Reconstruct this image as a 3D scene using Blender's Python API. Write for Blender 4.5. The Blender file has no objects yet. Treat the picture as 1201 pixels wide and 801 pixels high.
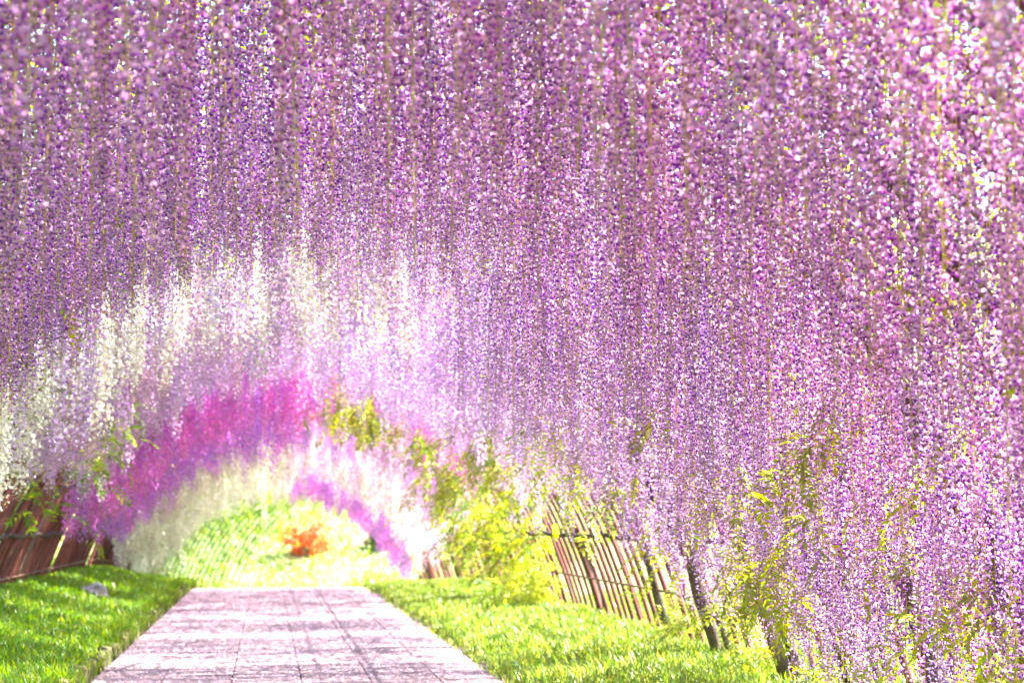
import bpy, math, random
import numpy as np
from mathutils import Vector, Matrix

R = math.radians
random.seed(7)
rng = np.random.default_rng(7)
scene = bpy.context.scene
COL = scene.collection

# ------------------------------------------------------------------ camera
cam_d = bpy.data.cameras.new('camera')
cam = bpy.data.objects.new('camera', cam_d)
COL.objects.link(cam)
cam.location = (0, 0, 1.1)
cam.rotation_euler = (R(90 + 6.51), 0, R(-8.85))
cam_d.sensor_width = 36
cam_d.lens = 55
cam_d.clip_start = 0.05
cam_d.clip_end = 1000
cam_d.dof.use_dof = True
cam_d.dof.focus_distance = 7.3
cam_d.dof.aperture_fstop = 2.7
scene.camera = cam

# ------------------------------------------------------------------ sky and sun
SUN_EL, SUN_AZ = 48.0, 84.0          # azimuth measured from +Y (down the tunnel) towards +X (right)
world = bpy.data.worlds.new('World')
scene.world = world
world.use_nodes = True
wn = world.node_tree
bg = wn.nodes['Background']
sky = wn.nodes.new('ShaderNodeTexSky')
sky.sky_type = 'NISHITA'
sky.sun_disc = False
sky.sun_elevation = R(SUN_EL)
sky.sun_rotation = R(SUN_AZ)
wn.links.new(sky.outputs[0], bg.inputs[0])
bg.inputs[1].default_value = 0.15
sun_d = bpy.data.lights.new('sun', 'SUN')
sun = bpy.data.objects.new('sun', sun_d)
COL.objects.link(sun)
sun_d.energy = 5.0
sun_d.angle = R(0.53)
sun_d.color = (1.0, 0.95, 0.86)
el, az = R(SUN_EL), R(SUN_AZ)
sdir = Vector((math.sin(az) * math.cos(el), math.cos(az) * math.cos(el), math.sin(el)))
sun.rotation_euler = sdir.to_track_quat('Z', 'Y').to_euler()
sun.location = (20, 10, 30)

vs = scene.view_settings
vs.view_transform = 'Standard'
vs.look = 'None'
vs.gamma = 1
vs.use_curve_mapping = False
vs.exposure = 2.68
cy = scene.cycles
cy.max_bounces = 9
cy.diffuse_bounces = 6
cy.transmission_bounces = 7
cy.glossy_bounces = 2
cy.use_denoising = True
cy.caustics_reflective = False
cy.caustics_refractive = False

# ------------------------------------------------------------------ material helpers
def nodes_of(name):
    m = bpy.data.materials.new(name)
    m.use_nodes = True
    nt = m.node_tree
    nt.nodes.clear()
    out = nt.nodes.new('ShaderNodeOutputMaterial')
    return m, nt, out

def hsv_vary(nt, col, island=0.25, objv=0.15, hue=0.03, sat=0.12, per_obj=False):
    """colour with per-petal and per-object variation; returns a colour socket"""
    geo = nt.nodes.new('ShaderNodeNewGeometry')
    info = nt.nodes.new('ShaderNodeObjectInfo')
    mr = nt.nodes.new('ShaderNodeMapRange')
    mr.inputs['To Min'].default_value = 1 - island
    mr.inputs['To Max'].default_value = 1 + island
    nt.links.new(geo.outputs['Random Per Island'], mr.inputs['Value'])
    mr2 = nt.nodes.new('ShaderNodeMapRange')
    mr2.inputs['To Min'].default_value = 1 - objv
    mr2.inputs['To Max'].default_value = 1 + objv
    nt.links.new(info.outputs['Random'], mr2.inputs['Value'])
    mul = nt.nodes.new('ShaderNodeMath'); mul.operation = 'MULTIPLY'
    nt.links.new(mr.outputs[0], mul.inputs[0]); nt.links.new(mr2.outputs[0], mul.inputs[1])
    wob = nt.nodes.new('ShaderNodeMath'); wob.operation = 'ADD'
    nt.links.new(geo.outputs['Random Per Island'], wob.inputs[0]); nt.links.new(info.outputs['Random'], wob.inputs[1])
    fr = nt.nodes.new('ShaderNodeMath'); fr.operation = 'MULTIPLY'; fr.inputs[1].default_value = 3.7
    nt.links.new(wob.outputs[0], fr.inputs[0])
    fr2 = nt.nodes.new('ShaderNodeMath'); fr2.operation = 'FRACT'
    nt.links.new(fr.outputs[0], fr2.inputs[0])
    mh = nt.nodes.new('ShaderNodeMapRange')
    mh.inputs['To Min'].default_value = 0.5 - hue; mh.inputs['To Max'].default_value = 0.5 + hue
    nt.links.new(info.outputs['Random'] if per_obj else fr2.outputs[0], mh.inputs['Value'])
    ms = nt.nodes.new('ShaderNodeMapRange')
    ms.inputs['To Min'].default_value = 1 - sat; ms.inputs['To Max'].default_value = 1 + sat
    nt.links.new(fr2.outputs[0] if per_obj else info.outputs['Random'], ms.inputs['Value'])
    h = nt.nodes.new('ShaderNodeHueSaturation')
    h.inputs['Color'].default_value = (*col, 1)
    nt.links.new(mh.outputs[0], h.inputs['Hue'])
    nt.links.new(ms.outputs[0], h.inputs['Saturation'])
    nt.links.new(mul.outputs[0], h.inputs['Value'])
    return h.outputs[0]

def thin_mat(name, col, trans=0.5, tcol=None, gloss=0.06, **kw):
    """petal or leaf: diffuse front, light coming through from behind, a faint sheen"""
    m, nt, out = nodes_of(name)
    c = hsv_vary(nt, col, **kw)
    d = nt.nodes.new('ShaderNodeBsdfDiffuse'); nt.links.new(c, d.inputs[0])
    t = nt.nodes.new('ShaderNodeBsdfTranslucent')
    if tcol is None:
        nt.links.new(c, t.inputs[0])
    else:
        nt.links.new(hsv_vary(nt, tcol, **kw), t.inputs[0])
    mx = nt.nodes.new('ShaderNodeMixShader'); mx.inputs[0].default_value = trans
    nt.links.new(d.outputs[0], mx.inputs[1]); nt.links.new(t.outputs[0], mx.inputs[2])
    g = nt.nodes.new('ShaderNodeBsdfGlossy'); g.inputs['Roughness'].default_value = 0.45
    mg = nt.nodes.new('ShaderNodeMixShader'); mg.inputs[0].default_value = gloss
    nt.links.new(mx.outputs[0], mg.inputs[1]); nt.links.new(g.outputs[0], mg.inputs[2])
    nt.links.new(mg.outputs[0], out.inputs[0])
    return m

def rough_mat(name, c1, c2, scale=8.0, rough=0.8, bump=0.3, stretch=(1, 1, 1), detail=6, c3=None, bscale=None, objv=0.15):
    """two or three toned noisy surface with fine relief"""
    m, nt, out = nodes_of(name)
    tc = nt.nodes.new('ShaderNodeTexCoord')
    mp = nt.nodes.new('ShaderNodeMapping'); mp.inputs['Scale'].default_value = stretch
    geo = nt.nodes.new('ShaderNodeNewGeometry')
    nt.links.new(geo.outputs['Position'], mp.inputs[0])
    n = nt.nodes.new('ShaderNodeTexNoise'); n.inputs['Scale'].default_value = scale; n.inputs['Detail'].default_value = detail
    n.inputs['Roughness'].default_value = 0.65
    nt.links.new(mp.outputs[0], n.inputs['Vector'])
    r = nt.nodes.new('ShaderNodeValToRGB')
    r.color_ramp.elements[0].position = 0.34; r.color_ramp.elements[0].color = (*c1, 1)
    r.color_ramp.elements[1].position = 0.66; r.color_ramp.elements[1].color = (*c2, 1)
    if c3:
        e = r.color_ramp.elements.new(0.5); e.color = (*c3, 1)
    nt.links.new(n.outputs[0], r.inputs[0])
    info = nt.nodes.new('ShaderNodeObjectInfo')
    mr = nt.nodes.new('ShaderNodeMapRange'); mr.inputs['To Min'].default_value = 1 - objv; mr.inputs['To Max'].default_value = 1 + objv
    nt.links.new(info.outputs['Random'], mr.inputs['Value'])
    h = nt.nodes.new('ShaderNodeHueSaturation')
    nt.links.new(r.outputs[0], h.inputs['Color']); nt.links.new(mr.outputs[0], h.inputs['Value'])
    p = nt.nodes.new('ShaderNodeBsdfPrincipled'); p.inputs['Roughness'].default_value = rough
    nt.links.new(h.outputs[0], p.inputs['Base Color'])
    n2 = nt.nodes.new('ShaderNodeTexNoise'); n2.inputs['Scale'].default_value = bscale or scale * 6; n2.inputs['Detail'].default_value = 4
    nt.links.new(mp.outputs[0], n2.inputs['Vector'])
    b = nt.nodes.new('ShaderNodeBump'); b.inputs['Strength'].default_value = bump; b.inputs['Distance'].default_value = 0.02
    nt.links.new(n2.outputs[0], b.inputs['Height']); nt.links.new(b.outputs[0], p.inputs['Normal'])
    nt.links.new(p.outputs[0], out.inputs[0])
    return m

PAL = {   # petal, keel, bud
    'lilac':    ((0.82, 0.46, 0.87), (0.34, 0.001, 0.60), (0.13, 0.002, 0.22)),
    'mauve':    ((0.86, 0.43, 0.83), (0.45, 0.001, 0.60), (0.20, 0.002, 0.25)),
    'palelilac': ((0.88, 0.62, 0.92), (0.38, 0.003, 0.66), (0.20, 0.005, 0.34)),
    'lavender': ((0.87, 0.72, 0.93), (0.66, 0.36, 0.84), (0.50, 0.24, 0.66)),
    'greylilac': ((0.80, 0.58, 0.76), (0.62, 0.32, 0.62), (0.52, 0.26, 0.50)),
    'white':    ((0.93, 0.90, 0.86), (0.93, 0.89, 0.80), (0.78, 0.72, 0.50)),
    'magenta':  ((0.92, 0.36, 0.86), (0.86, 0.14, 0.78), (0.66, 0.07, 0.56)),
    'violet':   ((0.76, 0.40, 0.88), (0.56, 0.13, 0.78), (0.44, 0.09, 0.60)),
    'blush':    ((0.80, 0.62, 0.74), (0.80, 0.52, 0.76), (0.64, 0.40, 0.58)),
}
M = {}
for k, (a, b, c) in PAL.items():
    M[k + '_petal'] = thin_mat(k + '_petal', a, 0.5, island=0.14, objv=0.16, hue=0.022, sat=0.15, per_obj=True)
    M[k + '_keel'] = thin_mat(k + '_keel', b, 0.5, island=0.3, objv=0.2, hue=0.025, per_obj=True)
    M[k + '_bud'] = thin_mat(k + '_bud', c, 0.3, island=0.3, objv=0.12, hue=0.02)
M['raceme_stem'] = thin_mat('raceme_stem', (0.50, 0.43, 0.06), 0.3, island=0.3, objv=0.35, hue=0.04)
M['leaf'] = thin_mat('leaf', (0.10, 0.22, 0.02), 0.5, tcol=(0.36, 0.48, 0.02), gloss=0.05, island=0.3, objv=0.25, hue=0.03)
M['leaf_young_lit'] = thin_mat('leaf_young_lit', (0.38, 0.46, 0.035), 0.55, tcol=(0.60, 0.62, 0.05), gloss=0.05, island=0.3, objv=0.3, hue=0.04)  # yellow-green leaf, brightened so that sun from behind is put into its colour
M['tree_leaf'] = thin_mat('tree_leaf', (0.06, 0.13, 0.015), 0.35, tcol=(0.20, 0.32, 0.02), island=0.45, objv=0.2, hue=0.03)
M['maple_leaf'] = thin_mat('maple_leaf', (0.50, 0.07, 0.015), 0.5, tcol=(0.85, 0.10, 0.015), island=0.35, objv=0.1, hue=0.02)
M['grass_blade'] = thin_mat('grass_blade', (0.13, 0.28, 0.018), 0.45, tcol=(0.36, 0.54, 0.02), gloss=0.05, island=0.4, objv=0.0, hue=0.035)
M['grass_pale'] = thin_mat('grass_pale', (0.26, 0.32, 0.05), 0.45, tcol=(0.46, 0.52, 0.06), gloss=0.05, island=0.4, objv=0.0, hue=0.04)
M['fallen_petal'] = thin_mat('fallen_petal', (0.72, 0.50, 0.64), 0.15, island=0.3, objv=0.0, hue=0.03)
M['bark'] = rough_mat('bark', (0.07, 0.045, 0.03), (0.20, 0.15, 0.11), 14, 0.9, 0.8, (1, 1, 0.35))
M['bark_grey'] = rough_mat('bark_grey', (0.22, 0.18, 0.16), (0.42, 0.36, 0.33), 16, 0.9, 0.7, (1, 1, 0.35))
M['slat'] = rough_mat('slat', (0.12, 0.03, 0.026), (0.30, 0.085, 0.07), 9, 0.75, 0.25, (1, 1, 0.3), objv=0.35, c3=(0.20, 0.055, 0.045))
M['rail'] = rough_mat('rail', (0.025, 0.018, 0.015), (0.08, 0.045, 0.035), 10, 0.7, 0.4, (1, 0.3, 1))
M['steel'] = rough_mat('steel', (0.09, 0.04, 0.03), (0.18, 0.08, 0.06), 7, 0.5, 0.2)
M['green_net'] = rough_mat('green_net', (0.03, 0.09, 0.05), (0.08, 0.17, 0.10), 7, 0.6, 0.2)
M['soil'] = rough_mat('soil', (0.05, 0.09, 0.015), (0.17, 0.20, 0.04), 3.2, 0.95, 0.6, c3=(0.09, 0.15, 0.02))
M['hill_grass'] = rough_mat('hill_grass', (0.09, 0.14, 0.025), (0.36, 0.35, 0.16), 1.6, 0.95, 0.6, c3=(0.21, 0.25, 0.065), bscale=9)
M['joint'] = rough_mat('joint', (0.07, 0.055, 0.05), (0.14, 0.11, 0.10), 20, 0.95, 0.6)
M['slab'] = rough_mat('slab', (0.18, 0.12, 0.13), (0.38, 0.27, 0.30), 22, 0.85, 0.35, c3=(0.29, 0.20, 0.22), bscale=160, objv=0.24)
M['stake'] = rough_mat('stake', (0.06, 0.065, 0.02), (0.20, 0.16, 0.07), 12, 0.9, 0.6, (1, 1, 0.4), objv=0.45, c3=(0.12, 0.115, 0.04))
M['rock'] = rough_mat('rock', (0.16, 0.15, 0.14), (0.38, 0.36, 0.34), 7, 0.9, 0.8)

# ------------------------------------------------------------------ mesh helpers
class MB:
    def __init__(s):
        s.v = []; s.f = []; s.m = []
    def tube(s, pts, rad, n=6, mi=0, cap=True):
        pts = [Vector(p) for p in pts]
        if not isinstance(rad, (list, tuple)): rad = [rad] * len(pts)
        b = len(s.v)
        side = None
        for i, p in enumerate(pts):
            d = (pts[min(i + 1, len(pts) - 1)] - pts[max(i - 1, 0)]).normalized()
            if side is None:
                ref = Vector((0, 0, 1)) if abs(d.z) < 0.9 else Vector((1, 0, 0))
                side = d.cross(ref).normalized()
            else:
                side = (side - d * side.dot(d)).normalized()
            up = d.cross(side)
            for k in range(n):
                a = 2 * math.pi * k / n
                s.v.append(p + (side * math.cos(a) + up * math.sin(a)) * rad[i])
        for i in range(len(pts) - 1):
            for k in range(n):
                k2 = (k + 1) % n
                s.f.append((b + i * n + k, b + i * n + k2, b + (i + 1) * n + k2, b + (i + 1) * n + k)); s.m.append(mi)
        if cap:
            s.f.append(tuple(b + k for k in range(n))[::-1]); s.m.append(mi)
            e = b + (len(pts) - 1) * n
            s.f.append(tuple(e + k for k in range(n))); s.m.append(mi)
    def poly(s, pts, mi=0):
        b = len(s.v); s.v.extend(pts); s.f.append(tuple(range(b, b + len(pts)))); s.m.append(mi)
    def fan(s, c, ring, mi=0):
        b = len(s.v); s.v.append(c); s.v.extend(ring); n = len(ring)
        for k in range(n):
            s.f.append((b, b + 1 + k, b + 1 + (k + 1) % n)); s.m.append(mi)
    def mesh(s, name, mats, smooth=False):
        me = bpy.data.meshes.new(name)
        me.from_pydata([tuple(p) for p in s.v], [], s.f)
        for m in mats: me.materials.append(m)
        me.polygons.foreach_set('material_index', s.m)
        if smooth: me.polygons.foreach_set('use_smooth', [True] * len(me.polygons))
        me.update()
        return me

def link(name, me, parent=None, loc=(0, 0, 0), rot=(0, 0, 0), scale=(1, 1, 1)):
    o = bpy.data.objects.new(name, me)
    COL.objects.link(o)
    o.parent = parent
    o.location = loc; o.rotation_euler = rot; o.scale = scale
    return o

def tag(o, label=None, cat=None, group=None, kind=None):
    if label: o['label'] = label
    if cat: o['category'] = cat
    if group: o['group'] = group
    if kind: o['kind'] = kind
    return o

def np_mesh(name, verts, faces, mats, mi=None, smooth=False):
    """verts (n,3), faces (m,k) with a fixed k"""
    me = bpy.data.meshes.new(name)
    n, m, k = len(verts), len(faces), faces.shape[1]
    me.vertices.add(n); me.vertices.foreach_set('co', verts.astype(np.float32).ravel())
    me.loops.add(m * k); me.loops.foreach_set('vertex_index', faces.astype(np.int32).ravel())
    me.polygons.add(m)
    me.polygons.foreach_set('loop_start', np.arange(0, m * k, k, dtype=np.int32))
    me.polygons.foreach_set('loop_total', np.full(m, k, dtype=np.int32))
    for mm in mats: me.materials.append(mm)
    if mi is not None: me.polygons.foreach_set('material_index', mi.astype(np.int32))
    if smooth: me.polygons.foreach_set('use_smooth', np.ones(m, dtype=bool))
    me.update(calc_edges=True)
    return me

def sm(a, b, x):
    t = np.clip((np.asarray(x, dtype=float) - a) / (b - a), 0, 1)
    return t * t * (3 - 2 * t)

# ------------------------------------------------------------------ the lie of the land
PATH_L, PATH_R = -1.17, 1.68
def drop(y):                                   # level along the tunnel's axis: flat, then falling away past a crest
    y = np.asarray(y, dtype=float)
    t = np.clip(y - 25.0, 0, None)
    return -0.06 * t * t / (t + 4.0)
def ground_z(x, y):
    x = np.asarray(x, dtype=float); y = np.asarray(y, dtype=float)
    z = np.array(drop(np.minimum(y, 62)))
    z = z + 0.10 * sm(-1.25, -1.42, x) + 0.24 * sm(-1.4, -2.7, x) * (1 - 0.8 * sm(24, 32, y))     # bank on the left
    z = z + 0.05 * sm(1.7, 2.4, x)
    z = z + 0.30 * np.clip(x - 5.0, 0, 30) * sm(5.0, 9.0, x)                     # rise on the right
    z = z + 0.28 * np.clip(-x - 4.6, 0, 30) * sm(4.6, 8.0, -x)
    z = z + 0.26 * np.clip(y - 54, 0, 90) * sm(54, 66, y)                          # hillside beyond the tunnel
    z = z - 0.05 * (sm(PATH_L - .05, PATH_L + .05, x) * (1 - sm(PATH_R - .05, PATH_R + .05, x)))
    z = z + 0.03 * np.sin(x * 2.1 + y * 0.7) * np.sin(y * 1.3 - x * 0.6) * (sm(1.9, 2.5, x) + sm(-1.5, -2.1, x))
    z = z + 0.35 * np.sin(x * 0.31 + 1) * np.sin(y * 0.23) * sm(50, 60, y)
    return z

xs = np.unique(np.concatenate([np.linspace(-90, -6, 22), np.linspace(-6, 6, 97), np.linspace(6, 90, 22)]))
ys = np.unique(np.concatenate([np.linspace(-30, 0, 12), np.linspace(0, 45, 136), np.linspace(45, 200, 78)]))
gx, gy = np.meshgrid(xs, ys)
gz = ground_z(gx, gy)
nv = np.stack([gx.ravel(), gy.ravel(), gz.ravel()], 1)
i, j = np.meshgrid(np.arange(len(ys) - 1), np.arange(len(xs) - 1), indexing='ij')
a = (i * len(xs) + j).ravel()
faces = np.stack([a, a + 1, a + 1 + len(xs), a + len(xs)], 1)
fc = nv[faces].mean(1)
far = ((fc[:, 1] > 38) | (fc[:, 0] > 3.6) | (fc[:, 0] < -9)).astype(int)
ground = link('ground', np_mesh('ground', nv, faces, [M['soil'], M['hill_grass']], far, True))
tag(ground, kind='structure')

# path: dark bedding with separate slabs
py = np.arange(-4, 40.01, 0.5)
pv = []
for y in py:
    for x in (PATH_L - .02, PATH_R + .02):
        pv.append((x, y, float(drop(y)) - 0.012))
pf = np.array([(2 * k, 2 * k + 1, 2 * k + 3, 2 * k + 2) for k in range(len(py) - 1)])
path = tag(link('path', np_mesh('path', np.array(pv), pf, [M['joint']])), kind='structure')
SW, SL = (PATH_R - PATH_L) / 6, 0.5
slab_meshes = []
for k in range(5):
    w, l, g, e = SW / 2 - .003 - .002 * random.random(), SL / 2 - .004 - .003 * random.random(), 0.035, 0.005
    v = []
    for (zz, ins) in ((-g, 0), (-e, 0), (0, e)):
        for sx, sy in ((-1, -1), (1, -1), (1, 1), (-1, 1)):
            v.append((sx * (w - ins), sy * (l - ins), zz))
    f = [(8, 9, 10, 11)]
    for r in (0, 4):
        for q in range(4):
            f.append((r + q, r + (q + 1) % 4, r + 4 + (q + 1) % 4, r + 4 + q))
    me = bpy.data.meshes.new('slab'); me.from_pydata(v, [], f); me.materials.append(M['slab']); slab_meshes.append(me)
for r in range(48):
    y = 4.25 + r * SL
    off = 0
    if y > 27: break
    for c in range(6):
        x = PATH_L + SW * (c + .5)
        z = float(drop(y)) + 0.006 + random.uniform(-.004, .004)
        link('slab', random.choice(slab_meshes), path, (x, y, z), (random.gauss(0, .006), random.gauss(0, .006), random.gauss(0, .006)))

# edging of short upright stakes along the left of the path
kerb_v = MB()
kerb_v.tube([(PATH_L - .075, y, float(drop(y)) - 0.03) for y in np.arange(4, 30, 1.0)], .05, 5)
kerb = tag(link('kerb', kerb_v.mesh('kerb', [M['soil']])), kind='structure')
stake_meshes = []
for k in range(5):
    mb = MB(); r0 = random.uniform(.032, .042)
    mb.tube([(0, 0, -.1), (random.gauss(0, .004), random.gauss(0, .004), .075), (0, 0, .09)], [r0, r0 * .97, r0 * .7], 8)
    stake_meshes.append(mb.mesh('stake', [M['stake']], False))
y = 6.0
while y < 27:
    link('stake', random.choice(stake_meshes), kerb, (PATH_L - .065 + random.gauss(0, .006), y, float(drop(y)) + random.gauss(.0, .018)),
         (random.gauss(0, .05), random.gauss(0, .05), random.uniform(0, 6)))
    y += random.uniform(.078, .092)

# ------------------------------------------------------------------ arch profile
AX, AA, AB, AC = 0.35, 3.553, 5.4, -2.0
PH0 = math.asin(2.0 / 5.4) - 0.02
def zdeg(d):                                   # angle on the hoop at the height of a plain half-ellipse's angle d
    return math.degrees(math.asin(min(1, (1.0 + 4.4 * math.sin(R(d))) / 5.4))) if d < 90 else d
def arch(ph, y, ins=0.0):
    """point of the arch: ph 0 is the right foot, pi the left foot; ins pulls it inwards"""
    return Vector((AX + (AA - ins) * math.cos(ph), y, AC + (AB - ins) * math.sin(ph) + float(drop(y))))
def ph_of_x(x):
    return math.acos(max(-1, min(1, (x - AX) / AA)))

T_END = 37.0
# the steel frame: ribs and long purlins
frame = link('arch_trellis', None, None, (AX, 0, 0))
tag(frame, 'long tunnel frame of brown steel hoops and long pipes under the wisteria', 'trellis')
mb = MB()
phs = np.linspace(PH0, math.pi - PH0, 31)
mb.tube([arch(p, 0) - Vector((AX, 0, 0)) for p in phs], .026, 8)
rib_me = mb.mesh('rib', [M['steel']], True)
for k in range(20):
    y = -1.0 + k * 2.0
    link('rib', rib_me, frame, (0, y, float(drop(y))))
for p in np.linspace(R(41), math.pi - R(41), 9):
    mb = MB()
    mb.tube([arch(p, y, -.03) - Vector((AX, 0, 0)) for y in np.arange(-1.2, T_END + .3, 1.5)], .007, 6)
    link('purlin', mb.mesh('purlin', [M['steel']], True), frame)

# side lattices: leaning pipes tied to rails
def lattice(sign, y0, y1, step, label, zmax_ph, name='lattice_fence'):
    root = link(name, None, None, (AX + sign * 3.3, y0, 0))
    tag(root, label, 'fence')
    base = root.location
    vars_ = []
    for k in range(6):
        mb = MB()
        top = zmax_ph + random.uniform(-.06, .06)
        pp = np.linspace(PH0 - .02, top, 12)
        pp = pp if sign > 0 else math.pi - pp
        wob = random.uniform(-.03, .03)
        mb.tube([arch(p, 0, .035) - Vector((base.x, 0, 0)) + Vector((0, wob * q / 11, 0)) for q, p in enumerate(pp)],
                [random.uniform(.018, .024) for _ in pp], 7)
        vars_.append(mb.mesh('slat', [M['slat']], True))
    y = y0
    while y < y1:
        link('slat', random.choice(vars_), root, (random.gauss(0, .012), y - y0, float(drop(y))), (0, 0, random.gauss(0, .01)))
        y += step * random.uniform(.85, 1.15)
    for (zz, rr, mt) in ((.52, .011, 'steel'), (.98, .024, 'rail'), (1.55, .013, 'steel'), (2.1, .013, 'steel')):
        ph = math.asin((zz - AC) / AB)
        if ph > zmax_ph: continue
        ph = ph if sign > 0 else math.pi - ph
        mb = MB()
        pts = []
        for y in np.arange(y0 - .2, y1 + .2, .4):
            p = arch(ph, y, .075) - Vector(base)
            if mt == 'rail': p += Vector((random.gauss(0, .008), 0, random.gauss(0, .012)))
            pts.append(p)
        mb.tube(pts, [rr * random.uniform(.85, 1.2) for _ in pts], 6)
        link('rail', mb.mesh('rail', [M[mt]], True), root)
    return root
lattice(1, 4.6, T_END - .3, .34, 'red-brown pipe lattice leaning over the sunny grass opposite the staked kerb', R(65))
lattice(-1, 7.0, T_END - .3, .20, 'dark red-brown pipe lattice leaning over the grass bank behind the staked kerb', R(65))

# beyond the tunnel's end: a net trellis arching over on the left
net = tag(link('net_trellis', None, None, (AX - 3.2, 38.5, float(drop(38.5)))), 'green see-through grid trellis curving over beside the bright hillside', 'trellis')
nb = Vector(net.location)
def bend(p, y, ins):
    q = arch(p, y, ins); q.x += .011 * (y - 37) ** 2
    return q
for k in range(20):
    y = 38.5 + k * .62
    mb = MB()
    pts = [bend(p, y, 0) - nb for p in np.linspace(math.pi - PH0, R(80), 15)]
    mb.tube(pts, .028, 5)
    link('bar', mb.mesh('bar', [M['green_net']], True), net)
for q, p in enumerate(np.linspace(math.pi - PH0 - .06, R(80), 15)):
    mb = MB()
    mb.tube([bend(p, y, .03) - nb for y in np.arange(38.4, 50.6, 1.2)], .012, 5)
    link('cross_bar', mb.mesh('cross_bar', [M['green_net']], True), net)

# ------------------------------------------------------------------ racemes
def make_raceme(L, full, mats, fs=1.0, dens=1.0, seed=0, thick=1.0):
    """hanging cluster: stem, stalks, and florets of a broad pale petal with a dark keel, buds at the tip"""
    rr = random.Random(seed)
    mb = MB()
    cx, cyy = rr.uniform(-.03, .03), rr.uniform(-.03, .03)
    cv = lambda t: Vector((cx * math.sin(t * 2.4), cyy * math.sin(t * 2.9), -L * t))
    mb.tube([cv(t / 7) for t in range(8)], [.0026, .0024, .0022, .0020, .0018, .0016, .0012, .0008], 4, 2, False)
    n = int(L / .0092 * dens)
    ang = rr.uniform(0, 6.28)
    for q in range(n):
        t = .05 + .94 * q / n
        ang += 2.39996 + rr.uniform(-.45, .45)
        open_ = 1 - max(0, (t - (.78 if full else .62)) / (.22 if full else .38))     # 1 open flower .. 0 bud
        if open_ > .25 and rr.random() < (.05 if full else .12): continue
        o = Vector((math.cos(ang), math.sin(ang), 0)); tn = Vector((-o.y, o.x, 0)); u = Vector((0, 0, 1))
        ped = (.009 + .017 * min(1, open_ + .25)) * thick * rr.uniform(.75, 1.2)
        s = .0125 * fs * (.4 + .6 * open_) * rr.uniform(.85, 1.15)
        p0 = cv(t)
        p = p0 + o * ped + u * (ped * rr.uniform(-.35, .25))
        w = .0008
        mb.poly([p0 + u * w, p0 - u * w, p - u * w, p + u * w], 3 if q % 3 else 2)
        roll = rr.uniform(-.5, .5)
        t2 = tn * math.cos(roll) + u * math.sin(roll); u2 = u * math.cos(roll) - tn * math.sin(roll)
        if open_ > .3:
            up = (u2 * rr.uniform(.7, 1) + o * rr.uniform(.0, .7)).normalized()
            c = p + o * s * .25
            ring = []
            for (aa, rad) in ((-20, .85), (38, 1.0), (75, .95), (105, .95), (142, 1.0), (200, .85), (270, .3)):
                x_, y_ = math.cos(R(aa)) * rad, math.sin(R(aa)) * rad
                ring.append(c + t2 * (s * 1.08 * x_) + up * (s * (y_ + .15)) - o * (s * .35 * abs(x_)) )
            mb.fan(c + o * s * .15, ring, 0)
        # keel and wings: a pointed pod pushed outwards and down
        kd = (o * rr.uniform(.5, 1) - u2 * rr.uniform(.15, .9) + tn * rr.uniform(-.4, .4)).normalized()
        ks = s * (1.4 if open_ > .3 else 1.35)
        kw = s * (.52 if open_ > .3 else .42)
        sd = kd.cross(u2).normalized(); un = sd.cross(kd)
        a_ = p; mdl = p + kd * ks * .5; e_ = p + kd * ks * 1.05 + un * ks * .12
        b = len(mb.v)
        mb.v.extend([a_, mdl + sd * kw, mdl + un * kw, mdl - sd * kw, mdl - un * kw, e_])
        mi = 1 if open_ > .3 else 3
        for fq in ((0, 1, 2), (0, 2, 3), (0, 3, 4), (0, 4, 1), (5, 2, 1), (5, 3, 2), (5, 4, 3), (5, 1, 4)):
            mb.f.append((b + fq[0], b + fq[1], b + fq[2])); mb.m.append(mi)
    return mb.mesh('raceme', mats)

RAC = {}
def racemes(colour):
    if colour in RAC: return RAC[colour]
    mats = [M[colour + '_petal'], M[colour + '_keel'], M['raceme_stem'], M[colour + '_bud']]
    out = {}
    loose = colour in ('lilac', 'mauve', 'palelilac')
    for k, L in enumerate((.55, .7, .85, 1.0, 1.15, 1.3, 1.45)):
        out[L] = [make_raceme(L, not loose, mats, .92 if loose else 1.35, .95 if loose else .95, hash((k, q)) + len(colour),
                              1.0 if loose else 1.5) for q in range(2 if k else 2)]
    RAC[colour] = out
    return out

# compound leaves
def make_leaf(seed, mat, n=6, L=.24, s=.055):
    rr = random.Random(seed); mb = MB()
    droop = rr.uniform(.5, 1.1)
    cv = lambda t: Vector((L * t * math.cos(droop * t), 0, -L * t * math.sin(droop * t) * .9))
    mb.tube([cv(q / 4) for q in range(5)], .0013, 3, 1, False)
    def leaflet(p, d, ln):
        d = d.normalized(); sd = d.cross(Vector((0, 0, 1))).normalized(); dn = Vector((0, 0, -1))
        w = ln * .21
        b = len(mb.v)
        mb.v.extend([p, p + d * ln * .35 + sd * w + dn * ln * .02, p + d * ln * .4 + dn * ln * .10, p + d * ln * .35 - sd * w + dn * ln * .02,
                     p + d * ln * .72 + sd * w * .75 + dn * ln * .16, p + d * ln * .72 - sd * w * .75 + dn * ln * .16, p + d * ln + dn * ln * .3])
        for fq in ((0, 2, 1), (0, 3, 2), (1, 2, 4), (3, 5, 2), (2, 6, 4), (2, 5, 6)):
            mb.f.append(tuple(b + x for x in fq)); mb.m.append(0)
    for q in range(n):
        t = .25 + .7 * q / (n - 1)
        for sg in (-1, 1):
            leaflet(cv(t), Vector((.55, sg * 1, rr.uniform(-.4, .2))), s * rr.uniform(.8, 1.15) * (1.1 - .3 * abs(t - .6)))
    leaflet(cv(1), Vector((1, 0, -.4)), s * 1.1)
    return mb.mesh('leaf', [mat, M['raceme_stem']])
LEAF = [make_leaf(k, M['leaf'], 6) for k in range(3)]
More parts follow.
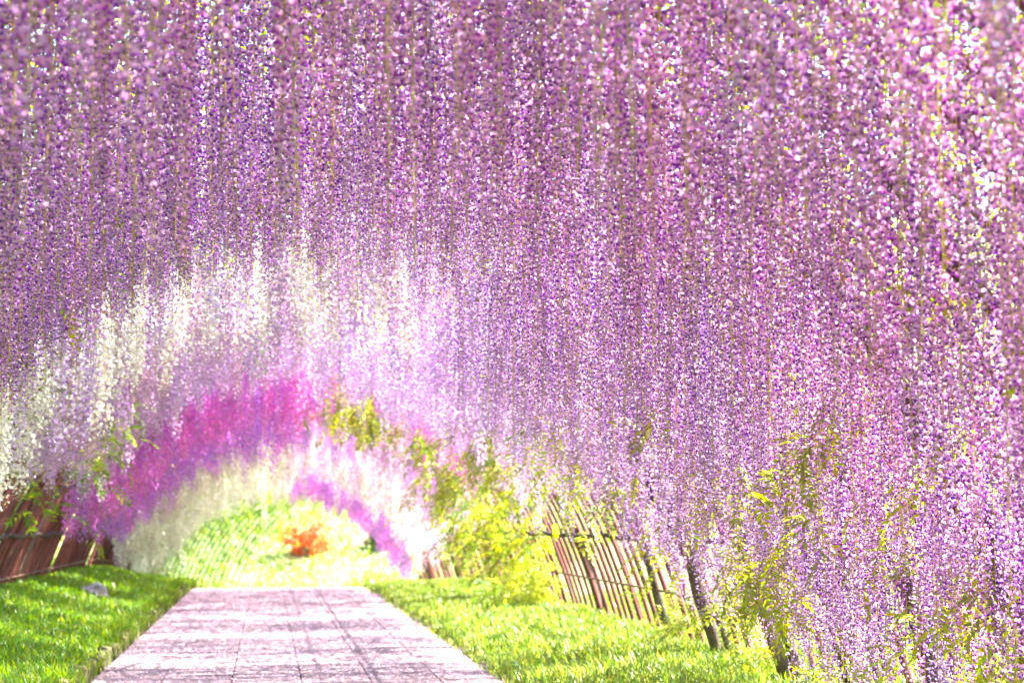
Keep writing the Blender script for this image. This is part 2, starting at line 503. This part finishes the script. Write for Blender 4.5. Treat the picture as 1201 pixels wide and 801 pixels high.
YOUNG_LIT = [make_leaf(k + 9, M['leaf_young_lit'], 5 + k % 2, .22, .05) for k in range(3)]

def make_shoot(seed, mat):
    rr = random.Random(seed)
    src = [make_leaf(seed * 7 + q, mat, 5 + q % 2, .20, .05) for q in range(2)]
    V, F, MI = [], [], []
    for q in range(5):
        me = src[q % 2]
        mat4 = Matrix.Translation((.05 * q * rr.uniform(.8, 1.2), rr.gauss(0, .03), -.055 * q)) @ Matrix.Rotation(rr.gauss(0, 1.0), 4, 'Z') @ Matrix.Rotation(rr.gauss(.1, .35), 4, 'Y')
        b = len(V)
        V += [tuple(mat4 @ v.co) for v in me.vertices]
        F += [tuple(b + i_ for i_ in p.vertices) for p in me.polygons]
        MI += [p.material_index for p in me.polygons]
    me = bpy.data.meshes.new('leafy_shoot'); me.from_pydata(V, [], F)
    me.materials.append(mat); me.materials.append(M['raceme_stem']); me.polygons.foreach_set('material_index', MI)
    return me
SHOOT_D = [make_shoot(k + 1, M['leaf']) for k in range(3)]
SHOOT_Y = [make_shoot(k + 5, M['leaf_young_lit']) for k in range(3)]

# ------------------------------------------------------------------ the vines
GAPS = ((10.2, 10.9), (12.5, 13.2), (15.3, 16.0), (18.0, 18.9), (20.9, 21.5), (25.5, 26.2))     # thin places where sun bands reach the paving
def wander(pts, amp):
    off = Vector((0, 0, 0)); out = []
    for p in pts:
        off = off * .75 + Vector((random.gauss(0, amp), random.gauss(0, amp), random.gauss(0, amp)))
        out.append(Vector(p) + off)
    return out

def vine(side, y0, y1, colours, n, label, group, xr, lens, zlo, n_leaf=40, leaf_zone=(30, 88), ytrunk=None, trunk_mat='bark',
         young_lit=.6, low=0.0, trunk_r=.045, leaf_ins=(.02, .35), scale=1.0, drop_low=.5, leaf_scale=1.0, trunk_ins=-.01, lens_c=None, colours_c=None, canopy=250, shoots=False, name='wisteria_vine'):
    """side +1 right, -1 left; racemes hang from the frame between y0..y1 and lateral x range xr"""
    leaf_zone = tuple(zdeg(q) for q in leaf_zone)
    yt = ytrunk if ytrunk is not None else (y0 + y1) / 2
    foot = arch(PH0 if side > 0 else math.pi - PH0, yt, .02)
    root = link(name, None, None, foot)
    tag(root, label, 'wisteria', group)
    W = lambda p: Vector(p) - foot
    # trunk of two twining stems
    for st in range(2):
        ph1 = R(random.uniform(82, 94))
        pp = np.linspace(PH0 - .03, ph1, 20)
        pp = pp if side > 0 else math.pi - pp
        pts = []
        for q, p in enumerate(pp):
            tw = q * .8 + st * math.pi
            a_ = arch(p, yt + .05 * math.cos(tw) + st * .25 * q / 19, trunk_ins + .035 * math.sin(tw))
            pts.append(W(a_))
        pts = wander(pts, .012)
        r0 = trunk_r * (1 if st == 0 else .6)
        mb = MB(); mb.tube(pts, [r0 * (1 - .7 * q / 19) * random.uniform(.9, 1.12) for q in range(20)], 8)
        link('trunk' if st == 0 else 'stem', mb.mesh('trunk', [M[trunk_mat]], True), root)
    # branches running along the roof
    for b in range(6):
        p = R(random.uniform(54, 90)); p = p if side > 0 else math.pi - p
        mb = MB()
        yy = np.arange(y0 - .3, y1 + .4, .25)
        pts = wander([W(arch(p + .05 * math.sin(y * 2 + b), y, random.uniform(-.02, .03))) for y in yy], .015)
        mb.tube(pts, [random.uniform(.007, .014) for _ in pts], 5)
        link('branch', mb.mesh('branch', [M['bark']], True), root)
    # racemes, spread evenly with jitter over the developed surface
    pa, pb = ph_of_x(xr[1]), ph_of_x(xr[0])
    if side > 0: pa = max(pa, math.asin((zlo - AC) / AB))
    else: pb = min(pb, math.pi - math.asin((zlo - AC) / AB))
    ls = sorted(RAC_L)
    cells = max(1, int(math.sqrt(n * (pb - pa) * 3.8 / (y1 - y0))))
    rows = int(math.ceil(n / cells))
    k = 0
    for r in range(rows):
        for c in range(cells):
            if k >= 298: break
            ph = pa + (pb - pa) * (c + random.random()) / cells
            y = y0 + (y1 - y0) * (r + random.random()) / rows
            if any(g0 < y < g1 for g0, g1 in GAPS) and random.random() < .93: continue
            pos = arch(ph, y, random.uniform(.02, .12))
            wall = max(0.0, 1 - math.sin(ph)) ** .8
            ln = lens_c if (lens_c and pos.x < 1.25) else lens
            L = random.uniform(*ln) * (1 - drop_low * wall) * (1.3 if random.random() < .03 else 1)
            L = min(ls, key=lambda q: abs(q - L))
            if pos.z - L < low + float(drop(y)) and side != 0:
                L = min(ls, key=lambda q: abs(q - max(.55, pos.z - low)))
            me = random.choice(racemes(random.choice(colours_c if (colours_c and pos.x > -.9) else colours))[L])
            sc = scale * random.uniform(.88, 1.12)
            link('raceme', me, root, W(pos), (random.gauss(0, .03), random.gauss(0, .03), random.uniform(0, 6.28)), (sc, sc, sc * random.uniform(.92, 1.08)))
            k += 1
    # compound leaves, gathered in a few shoots
    cl = [(random.uniform(*leaf_zone), random.uniform(y0, y1), random.uniform(*leaf_ins)) for _ in range(max(3, n_leaf // 14))]
    for q in range(n_leaf):
        if random.random() < .75:
            cc = random.choice(cl); dg, y, ins = random.gauss(cc[0], 3.2), random.gauss(cc[1], .16), cc[2] + random.gauss(0, .07)
        else:
            dg, y, ins = random.uniform(*leaf_zone), random.uniform(y0, y1), random.uniform(*leaf_ins)
        ph = R(dg); ph = ph if side > 0 else math.pi - ph
        pos = arch(ph, y, max(-.12, ins))
        rz = (math.pi if side > 0 else 0) + random.gauss(0, 1.1)
        sc = random.uniform(.8, 1.25) * leaf_scale
        pool = (YOUNG_LIT, LEAF) if not shoots else (SHOOT_Y, SHOOT_D)
        link('leafy_shoot' if shoots else 'leaf', random.choice(pool[0] if random.random() < young_lit else pool[1]), root, W(pos),
             (random.gauss(0, .35), random.gauss(.1, .4), rz), (sc, sc, sc))
    # thin leaf cover lying on top of the frame
    nc = int(canopy * (y1 - y0) * 4.5)
    cp = rng.uniform(R(44), R(92), nc); cyv = rng.uniform(y0, y1, nc)
    if side < 0: cp = math.pi - cp
    out_ = -rng.uniform(.03, .30, nc)
    if nc:
        P = np.stack([AX + (AA - out_) * np.cos(cp), cyv, AC + (AB - out_) * np.sin(cp) + drop(cyv)], 1) - np.array(foot)
        A = rng.normal(0, 1, (nc, 3)); A[:, 2] *= .5; A /= np.linalg.norm(A, axis=1, keepdims=True)
        B = np.cross(A, rng.normal(0, .35, (nc, 3)) + np.array([0, 0, 1])); B /= np.linalg.norm(B, axis=1, keepdims=True)
        S = rng.uniform(.028, .05, nc)[:, None]
        Q = np.stack([P - A * S, P + B * S * .42 - A * S * .1, P + A * S, P - B * S * .42 - A * S * .1], 1).reshape(-1, 3)
        o = link('leaf_cover', np_mesh('leaf_cover', Q, np.arange(nc * 4).reshape(-1, 4), [M['leaf_young_lit'], M['leaf']], (rng.random(nc) < .5).astype(int)), root)
        o['kind'] = 'stuff'
    return root
RAC_L = (.55, .7, .85, 1.0, 1.15, 1.3, 1.45)

LR = 'lilac wisteria vines reaching the grass'
LL = 'lilac wisteria vines above the paving'
near_r = 'lilac wisteria with dark purple keels hanging to the grass by the pipe lattice'
near_l = 'lilac wisteria with long loose dark-budded clusters hanging high above the paving'
def centre_len(y):
    return (.75, 1.4) if y < 5 else (.7, 1.2) if y < 6.5 else (.6, 1.0) if y < 8.1 else (.5, .8)
for (a_, b_) in ((1.7, 3.2), (3.2, 4.6), (4.6, 5.8), (5.8, 7.0), (7.0, 8.2), (8.2, 9.4), (9.4, 10.8), (10.8, 12.3)):
    vine(1, a_, b_, ['mauve', 'lilac'] if a_ < 4 else ['lilac', 'mauve', 'palelilac'] if a_ < 6.5 else ['lilac', 'palelilac', 'palelilac'],
         296 if a_ > 4 else 240, near_r, LR, (.35, 3.6), (.85, 1.4), .85, n_leaf=30, leaf_zone=(14, 48), young_lit=1.0, low=.05 if a_ < 9 else .35 if a_ < 10.5 else .75, drop_low=.35,
         leaf_ins=(-.05, .5), trunk_ins=.2, trunk_r=.055, canopy=800 if a_ < 5 else 350, lens_c=centre_len(a_), shoots=True, leaf_scale=.9)
for (a_, b_) in ((1.7, 3.4), (3.4, 5.2), (5.2, 6.9), (6.9, 8.6), (8.6, 10.2)):
    vine(-1, a_, b_, ['mauve', 'lilac'] if a_ < 4 else ['lilac', 'lilac', 'palelilac'], 270 if a_ > 4 else 220, near_l, LL, (-2.35, .35), centre_len(a_ + .3), 1.9,
         n_leaf=20, leaf_zone=(50, 88), low=1.2, canopy=800 if a_ < 5 else 350, drop_low=.2)
vine(-1, 10.2, 13.0, ['white', 'white', 'white', 'lavender'], 215, 'creamy white wisteria hanging from the roof behind the dark-budded lilac clusters', None, (-2.85, 1.1), (.6, 1.0), 1.75, drop_low=-.1, colours_c=['white', 'lavender', 'greylilac', 'white'],
     n_leaf=46, leaf_zone=(18, 60), young_lit=.3, low=1.1, scale=1.05)
PR = 'pale lavender wisteria vines'
PLf = 'dusky lilac wisteria vines'
for (a_, b_) in ((12.2, 15.3), (15.3, 18.4)):
    vine(1, a_, b_, ['lavender', 'lavender', 'lilac'], 290, 'pale lavender wisteria hanging above the open pipe lattice and sunny grass', PR,
         (.35, 3.2), (.65, 1.0), 1.9, n_leaf=46, leaf_zone=(30, 52), young_lit=.85, low=.95, leaf_ins=(0, .4), shoots=True)
for (a_, b_) in ((13.0, 15.7), (15.7, 18.6)):
    vine(-1, a_, b_, ['greylilac', 'greylilac', 'lavender'], 290, 'dusky greyish lilac wisteria between the creamy white and the magenta vines', PLf,
         (-2.6, .35), (.55, .8), 2.0, drop_low=.2, n_leaf=14, leaf_zone=(32, 52), young_lit=.25, low=1.35, trunk_mat='bark_grey', leaf_ins=(0, .4), shoots=True)
vine(-1, 18.6, 21.0, ['magenta', 'magenta', 'magenta', 'magenta', 'violet'], 298, 'bright magenta wisteria arching over the grass bank with the grey rock', None, (-2.9, .7), (.75, .95), 1.5, drop_low=.3,
     n_leaf=60, leaf_zone=(24, 70), young_lit=.3, low=1.25, trunk_mat='bark_grey', scale=1.15)
vine(1, 18.4, 22.2, ['magenta', 'magenta', 'blush'], 230, 'leafy green wisteria with few pink clusters growing up the lattice by the sunny grass', None, (.3, 2.7), (.55, .75), 2.0,
     n_leaf=298, leaf_zone=(12, 80), young_lit=.7, low=1.1, leaf_ins=(.0, .65), scale=1.1, leaf_scale=1.2, shoots=True)
vine(-1, 21.2, 25.6, ['violet', 'violet', 'violet', 'magenta'], 298, 'violet wisteria hanging between the magenta and the far cream vines', None, (-2.95, .6), (.85, 1.0), 1.5, drop_low=.3,
     n_leaf=70, leaf_zone=(24, 70), young_lit=.3, low=1.0, scale=1.2, leaf_scale=1.3)
vine(1, 22.2, 26.4, ['violet', 'lavender', 'blush', 'blush'], 296, 'pale blush and lilac wisteria behind the leafy green vine', None, (.3, 3.0), (.75, .9), 1.4, drop_low=.3,
     n_leaf=90, leaf_zone=(14, 60), young_lit=.6, low=.7, scale=1.2, leaf_scale=1.3)
vine(-1, 26.2, 29.4, ['white', 'white', 'blush'], 298, 'cream-white wisteria with some blush clusters beyond the violet vine', None, (-2.95, .5), (.8, .92), 1.3, drop_low=.3,
     n_leaf=50, leaf_zone=(18, 80), young_lit=.3, low=.6, scale=1.3, leaf_scale=1.1)
vine(-1, 29.4, 36.2, ['white'], 298, 'far cream-white wisteria hoop beside the grid trellis', None, (-2.95, .5), (.9, 1.05), 1.2, drop_low=.3,
     n_leaf=110, leaf_zone=(18, 80), young_lit=.3, low=.3, scale=1.4, leaf_scale=1.1, shoots=True)
vine(1, 26.4, 32.0, ['blush', 'white', 'white', 'lavender'], 298, 'white, blush and lilac wisteria between the leafy green vine and the purple edging', None, (.3, 3.1), (.85, 1.0), 1.2, drop_low=.3,
     n_leaf=60, leaf_zone=(14, 60), young_lit=.6, low=.4, scale=1.3, leaf_scale=1.3)
vine(1, 32.4, 36.4, ['violet', 'violet', 'magenta'], 240, 'purple wisteria edging the bright tunnel mouth next to the hillside', None, (.5, 3.1), (.95, 1.1), 1.2, drop_low=.3,
     n_leaf=60, leaf_zone=(14, 60), young_lit=.6, low=.0, scale=1.3, leaf_scale=1.3)

# green climber over the net trellis
cl = tag(link('climbing_vine', None, None, bend(math.pi - PH0, 40, .02)), 'dark green leafy climber growing over the grid trellis', 'climber')
cb = Vector(cl.location)
mb = MB(); mb.tube(wander([bend(p, 40 + q * .3, .02) - cb for q, p in enumerate(np.linspace(math.pi - PH0, R(95), 14))], .03), [.04 - .002 * q for q in range(14)], 6)
link('stem', mb.mesh('stem', [M['bark']], True), cl)
for q in range(270):
    dg = 180 - (random.gauss(66, 12) if random.random() < .7 else random.uniform(24, 80))
    y = 38.5 + 11 * random.random() ** 1.3
    sc = random.uniform(1.2, 2.0)
    link('leafy_shoot', random.choice(SHOOT_D), cl, bend(R(dg), y, random.uniform(-.1, .25)) - cb, (random.gauss(0, .4), random.gauss(0, .4), random.uniform(0, 6.28)), (sc, sc, sc))

# ------------------------------------------------------------------ grass
def blades(name, regions, label, seed):
    rg = np.random.default_rng(seed)
    V = []; F = []; MI = []
    base = 0
    for (x0, x1, y0, y1, dens, h0, h1, pale) in regions:
        n = int((x1 - x0) * (y1 - y0) * dens)
        x = rg.uniform(x0, x1, n); y = rg.uniform(y0, y1, n)
        clump = .55 + .45 * np.sin(x * 5 + np.sin(y * 3.1) * 2) * np.sin(y * 4.3 + np.sin(x * 2.7) * 2)
        keep = rg.random(n) < .35 + .65 * clump
        x, y, clump = x[keep], y[keep], clump[keep]; n = len(x)
        z = ground_z(x, y) - .01
        h = rg.uniform(h0, h1, n) * (.6 + .7 * clump)
        an = rg.uniform(0, 2 * np.pi, n); ln = rg.uniform(.15, .9, n) * h
        w = rg.uniform(.0022, .0045, n) * (1 + (y / 14.0))
        dx, dy = np.cos(an), np.sin(an)
        p = np.stack([x, y, z], 1)
        sd = np.stack([-dy * w, dx * w, np.zeros(n)], 1)
        mid = p + np.stack([dx * ln * .35, dy * ln * .35, h * .6], 1)
        tip = p + np.stack([dx * ln, dy * ln, h * np.clip(1 - .25 * ln / h, .4, 1)], 1)
        v = np.stack([p - sd, p + sd, mid + sd * .8, mid - sd * .8, tip], 1).reshape(-1, 3)
        b = base + np.arange(n) * 5
        f = np.stack([np.stack([b, b + 1, b + 2], 1), np.stack([b, b + 2, b + 3], 1), np.stack([b + 3, b + 2, b + 4], 1)], 1).reshape(-1, 3)
        V.append(v); F.append(f); MI.append(np.repeat((rg.random(n) < pale).astype(int), 3)); base += 5 * n
    o = link(name, np_mesh(name, np.concatenate(V), np.concatenate(F), [M['grass_blade'], M['grass_pale']], np.concatenate(MI)))
    tag(o, label, 'grass', kind='stuff')
blades('grass', [(-3.3, -1.24, 9, 17, 2600, .05, .13, .2), (-1.36, -1.20, 9, 28, 3200, .09, .19, .3), (-3.3, -1.24, 17, 28, 1600, .05, .13, .2)],
       'short green grass on the bank behind the staked kerb', 3)
blades('grass', [(1.60, 3.7, 6, 13, 2600, .05, .15, .6), (1.60, 3.7, 13, 20, 2000, .05, .13, .6), (1.60, 3.7, 20, 28, 1500, .05, .12, .55),  # extra pale blades put part of this verge's sunshine into the colour
                 (3.7, 6.5, 6, 20, 900, .08, .22, .4)],
       'bright sunlit grass verge on the path side without a kerb', 4)

n = 26000
tx = rng.uniform(-9, 16, n); ty = 40 + 45 * rng.random(n)
kp = (np.sin(tx * 1.1 + np.sin(ty * .7) * 2) * np.sin(ty * .9 + np.sin(tx * .6) * 2) > rng.uniform(-1, .7, n)) & ~((tx < 3.6) & (tx > -3.2) & (ty < 42))
tx, ty = tx[kp], ty[kp]; n = len(tx)
P = np.stack([tx, ty, ground_z(tx, ty) - .03], 1)
an = rng.uniform(0, 6.28, n); h = rng.uniform(.12, .42, n); w = rng.uniform(.03, .07, n); lx = rng.normal(0, .5, n) * h; ly = rng.normal(0, .5, n) * h
sd = np.stack([np.cos(an) * w, np.sin(an) * w, np.zeros(n)], 1)
v = np.stack([P - sd, P + sd, P + sd * .6 + np.stack([lx, ly, h], 1), P - sd * .2 + np.stack([lx, ly, h * .8], 1)], 1).reshape(-1, 3)
tag(link('hillside_weeds', np_mesh('hillside_weeds', v, np.arange(n * 4).reshape(-1, 4), [M['grass_blade'], M['grass_pale']], (rng.random(n) < .6).astype(int))),
    'tufted pale green weeds covering the bright hillside', 'weeds', kind='stuff')

# fallen petals on the path and grass
n = 60000
px = rng.uniform(PATH_L + .02, PATH_R + .1, n); pyy = 5 + 23 * rng.random(n) ** .8
pz = drop(pyy) + .011
an = rng.uniform(0, 6.28, n); s = rng.uniform(.005, .012, n)
c = np.stack([px, pyy, pz], 1)
e1 = np.stack([np.cos(an) * s, np.sin(an) * s, rng.uniform(0, .003, n)], 1); e2 = np.stack([-np.sin(an) * s * .7, np.cos(an) * s * .7, rng.uniform(0, .003, n)], 1)
v = np.stack([c - e1, c + e2, c + e1, c - e2], 1).reshape(-1, 3)
f = np.arange(n * 4).reshape(-1, 4)
tag(link('fallen_petals', np_mesh('fallen_petals', v, f, [M['fallen_petal']])), 'scattered pinkish fallen petals lying on the paving', 'petals', kind='stuff')

# rock in the left bank
mb = MB()
import bmesh
bm = bmesh.new(); bmesh.ops.create_icosphere(bm, subdivisions=3, radius=1)
for v_ in bm.verts:
    q = v_.co
    v_.co = Vector((q.x * .17, q.y * .22, q.z * .13)) * (1 + .16 * math.sin(q.x * 5 + 1) * math.sin(q.y * 4) + .1 * math.sin(q.z * 7 + q.x * 3))
me = bpy.data.meshes.new('rock'); bm.to_mesh(me); bm.free(); me.materials.append(M['rock'])
tag(link('rock', me, None, (-1.98, 19.0, float(ground_z(-1.98, 19.0)) + .03)), 'weathered grey rock half sunk in the grass bank behind the kerb', 'rock')

# ------------------------------------------------------------------ shrubs and trees outside
def crown_mesh(name, rx, rz, n, leaf, mat, seed, blobs=9):
    rg = np.random.default_rng(seed)
    cen = rg.normal(0, .5, (blobs, 3)); cen = cen / np.maximum(1, np.linalg.norm(cen, axis=1, keepdims=True) / .8)
    rad = rg.uniform(.25, .5, blobs)
    k = rg.integers(0, blobs, n)
    d = rg.normal(0, 1, (n, 3)); d /= np.linalg.norm(d, axis=1, keepdims=True)
    p = cen[k] + d * (rad[k] * rg.uniform(.55, 1.05, n))[:, None]
    p = p * np.array([rx, rx, rz])
    a_ = rg.normal(0, 1, (n, 3)); a_ /= np.linalg.norm(a_, axis=1, keepdims=True)
    b_ = np.cross(a_, d); b_ /= np.linalg.norm(b_, axis=1, keepdims=True) + 1e-6
    s = (leaf * rg.uniform(.6, 1.3, n))[:, None]
    v = np.stack([p - a_ * s, p + b_ * s * .5, p + a_ * s, p - b_ * s * .5], 1).reshape(-1, 3)
    return np_mesh(name, v, np.arange(n * 4).reshape(-1, 4), [mat])

def tree(name, label, cat, x, y, h, rx, rz, mesh, trunk_h, group=None, tr=.09):
    z = float(ground_z(x, y))
    root = tag(link(name, None, None, (x, y, z)), label, cat, group)
    mb = MB()
    mb.tube(wander([(0, 0, -.2 + (trunk_h + .2) * q / 6) for q in range(7)], tr * .35), [tr * (1 - .09 * q) for q in range(7)], 7)
    for k in range(5):
        a_ = k * 1.26 + random.random()
        mb.tube(wander([(0, 0, trunk_h * .6), (math.cos(a_) * rx * .3, math.sin(a_) * rx * .3, trunk_h * .95), (math.cos(a_) * rx * .55, math.sin(a_) * rx * .55, trunk_h + rz * .3)], tr * .3),
                [tr * .5, tr * .35, tr * .15], 5)
    link('trunk', mb.mesh('trunk', [M['bark']], True), root)
    link('crown', mesh, root, (0, 0, trunk_h + rz * .35), (0, 0, random.uniform(0, 6)), (rx, rx, rz))
    return root
CR = [crown_mesh('crown', 1, 1, 5200, .075, M['tree_leaf'], 20 + k, 11) for k in range(3)]
BU = [crown_mesh('crown', 1, 1, 2200, .10, M['leaf'], 40 + k, 8) for k in range(2)]
MP = crown_mesh('crown', 1.15, .8, 1700, .07, M['maple_leaf'], 83, 22)
tree('maple_shrub', 'orange-red leaved maple shrub standing on the bright hillside', 'shrub', 1.55, 61.5, 1.5, .95, .9, MP, .4, None, .05)
for (x, y, rx) in ((4.3, 62, .55), (6.0, 72, .8), (-1.0, 70, .9), (2.2, 78, .8)):
    tree('hill_shrub', 'small rounded green shrub on the bright hillside', 'shrub', x, y, 1.2, rx, rx * .9, random.choice(BU), .35, 'green shrubs on the hillside', .04)
for k in range(13):
    x, y, rx = -6.4 - random.uniform(0, .5), 10.5 + k * 2.1, random.uniform(1.15, 1.45)
    tree('evergreen_shrub', 'dense dark evergreen shrub growing behind the dark lattice of the grass bank', 'shrub', x, y, 3, rx, rx * 1.2, CR[k % 3], .55, 'shrubs behind the dark lattice')
for k, (x, y, rx, th) in enumerate(((-8.6, 16, 2.2, 2.2), (-8.4, 24, 2.3, 2.2), (-9.0, 32, 2.4, 2.2), (-8.6, 42, 2.4, 1.8), (-8.5, 50, 2.6, 1.8))):
    tree('broadleaf_tree', 'round-crowned green tree standing behind the row of dark shrubs', 'tree', x, y, 4, rx, rx * 1.15, CR[k % 3], th, 'trees behind the dark shrubs')
for k, (x, y, rx, th) in enumerate(((-14, 92, 4, 3), (-5, 98, 4.5, 3), (4, 96, 4, 2.8), (13, 99, 4.6, 3.2), (22, 95, 4.4, 3), (31, 90, 4.2, 3))):
    tree('broadleaf_tree', 'tall green tree standing along the top of the hillside', 'tree', x, y, 7, rx, rx * 1.1, CR[k % 3], th, 'trees along the hilltop', .2)
print('racemes', sum(1 for o in COL.objects if o.name.startswith('raceme')), 'objects', len(COL.objects))
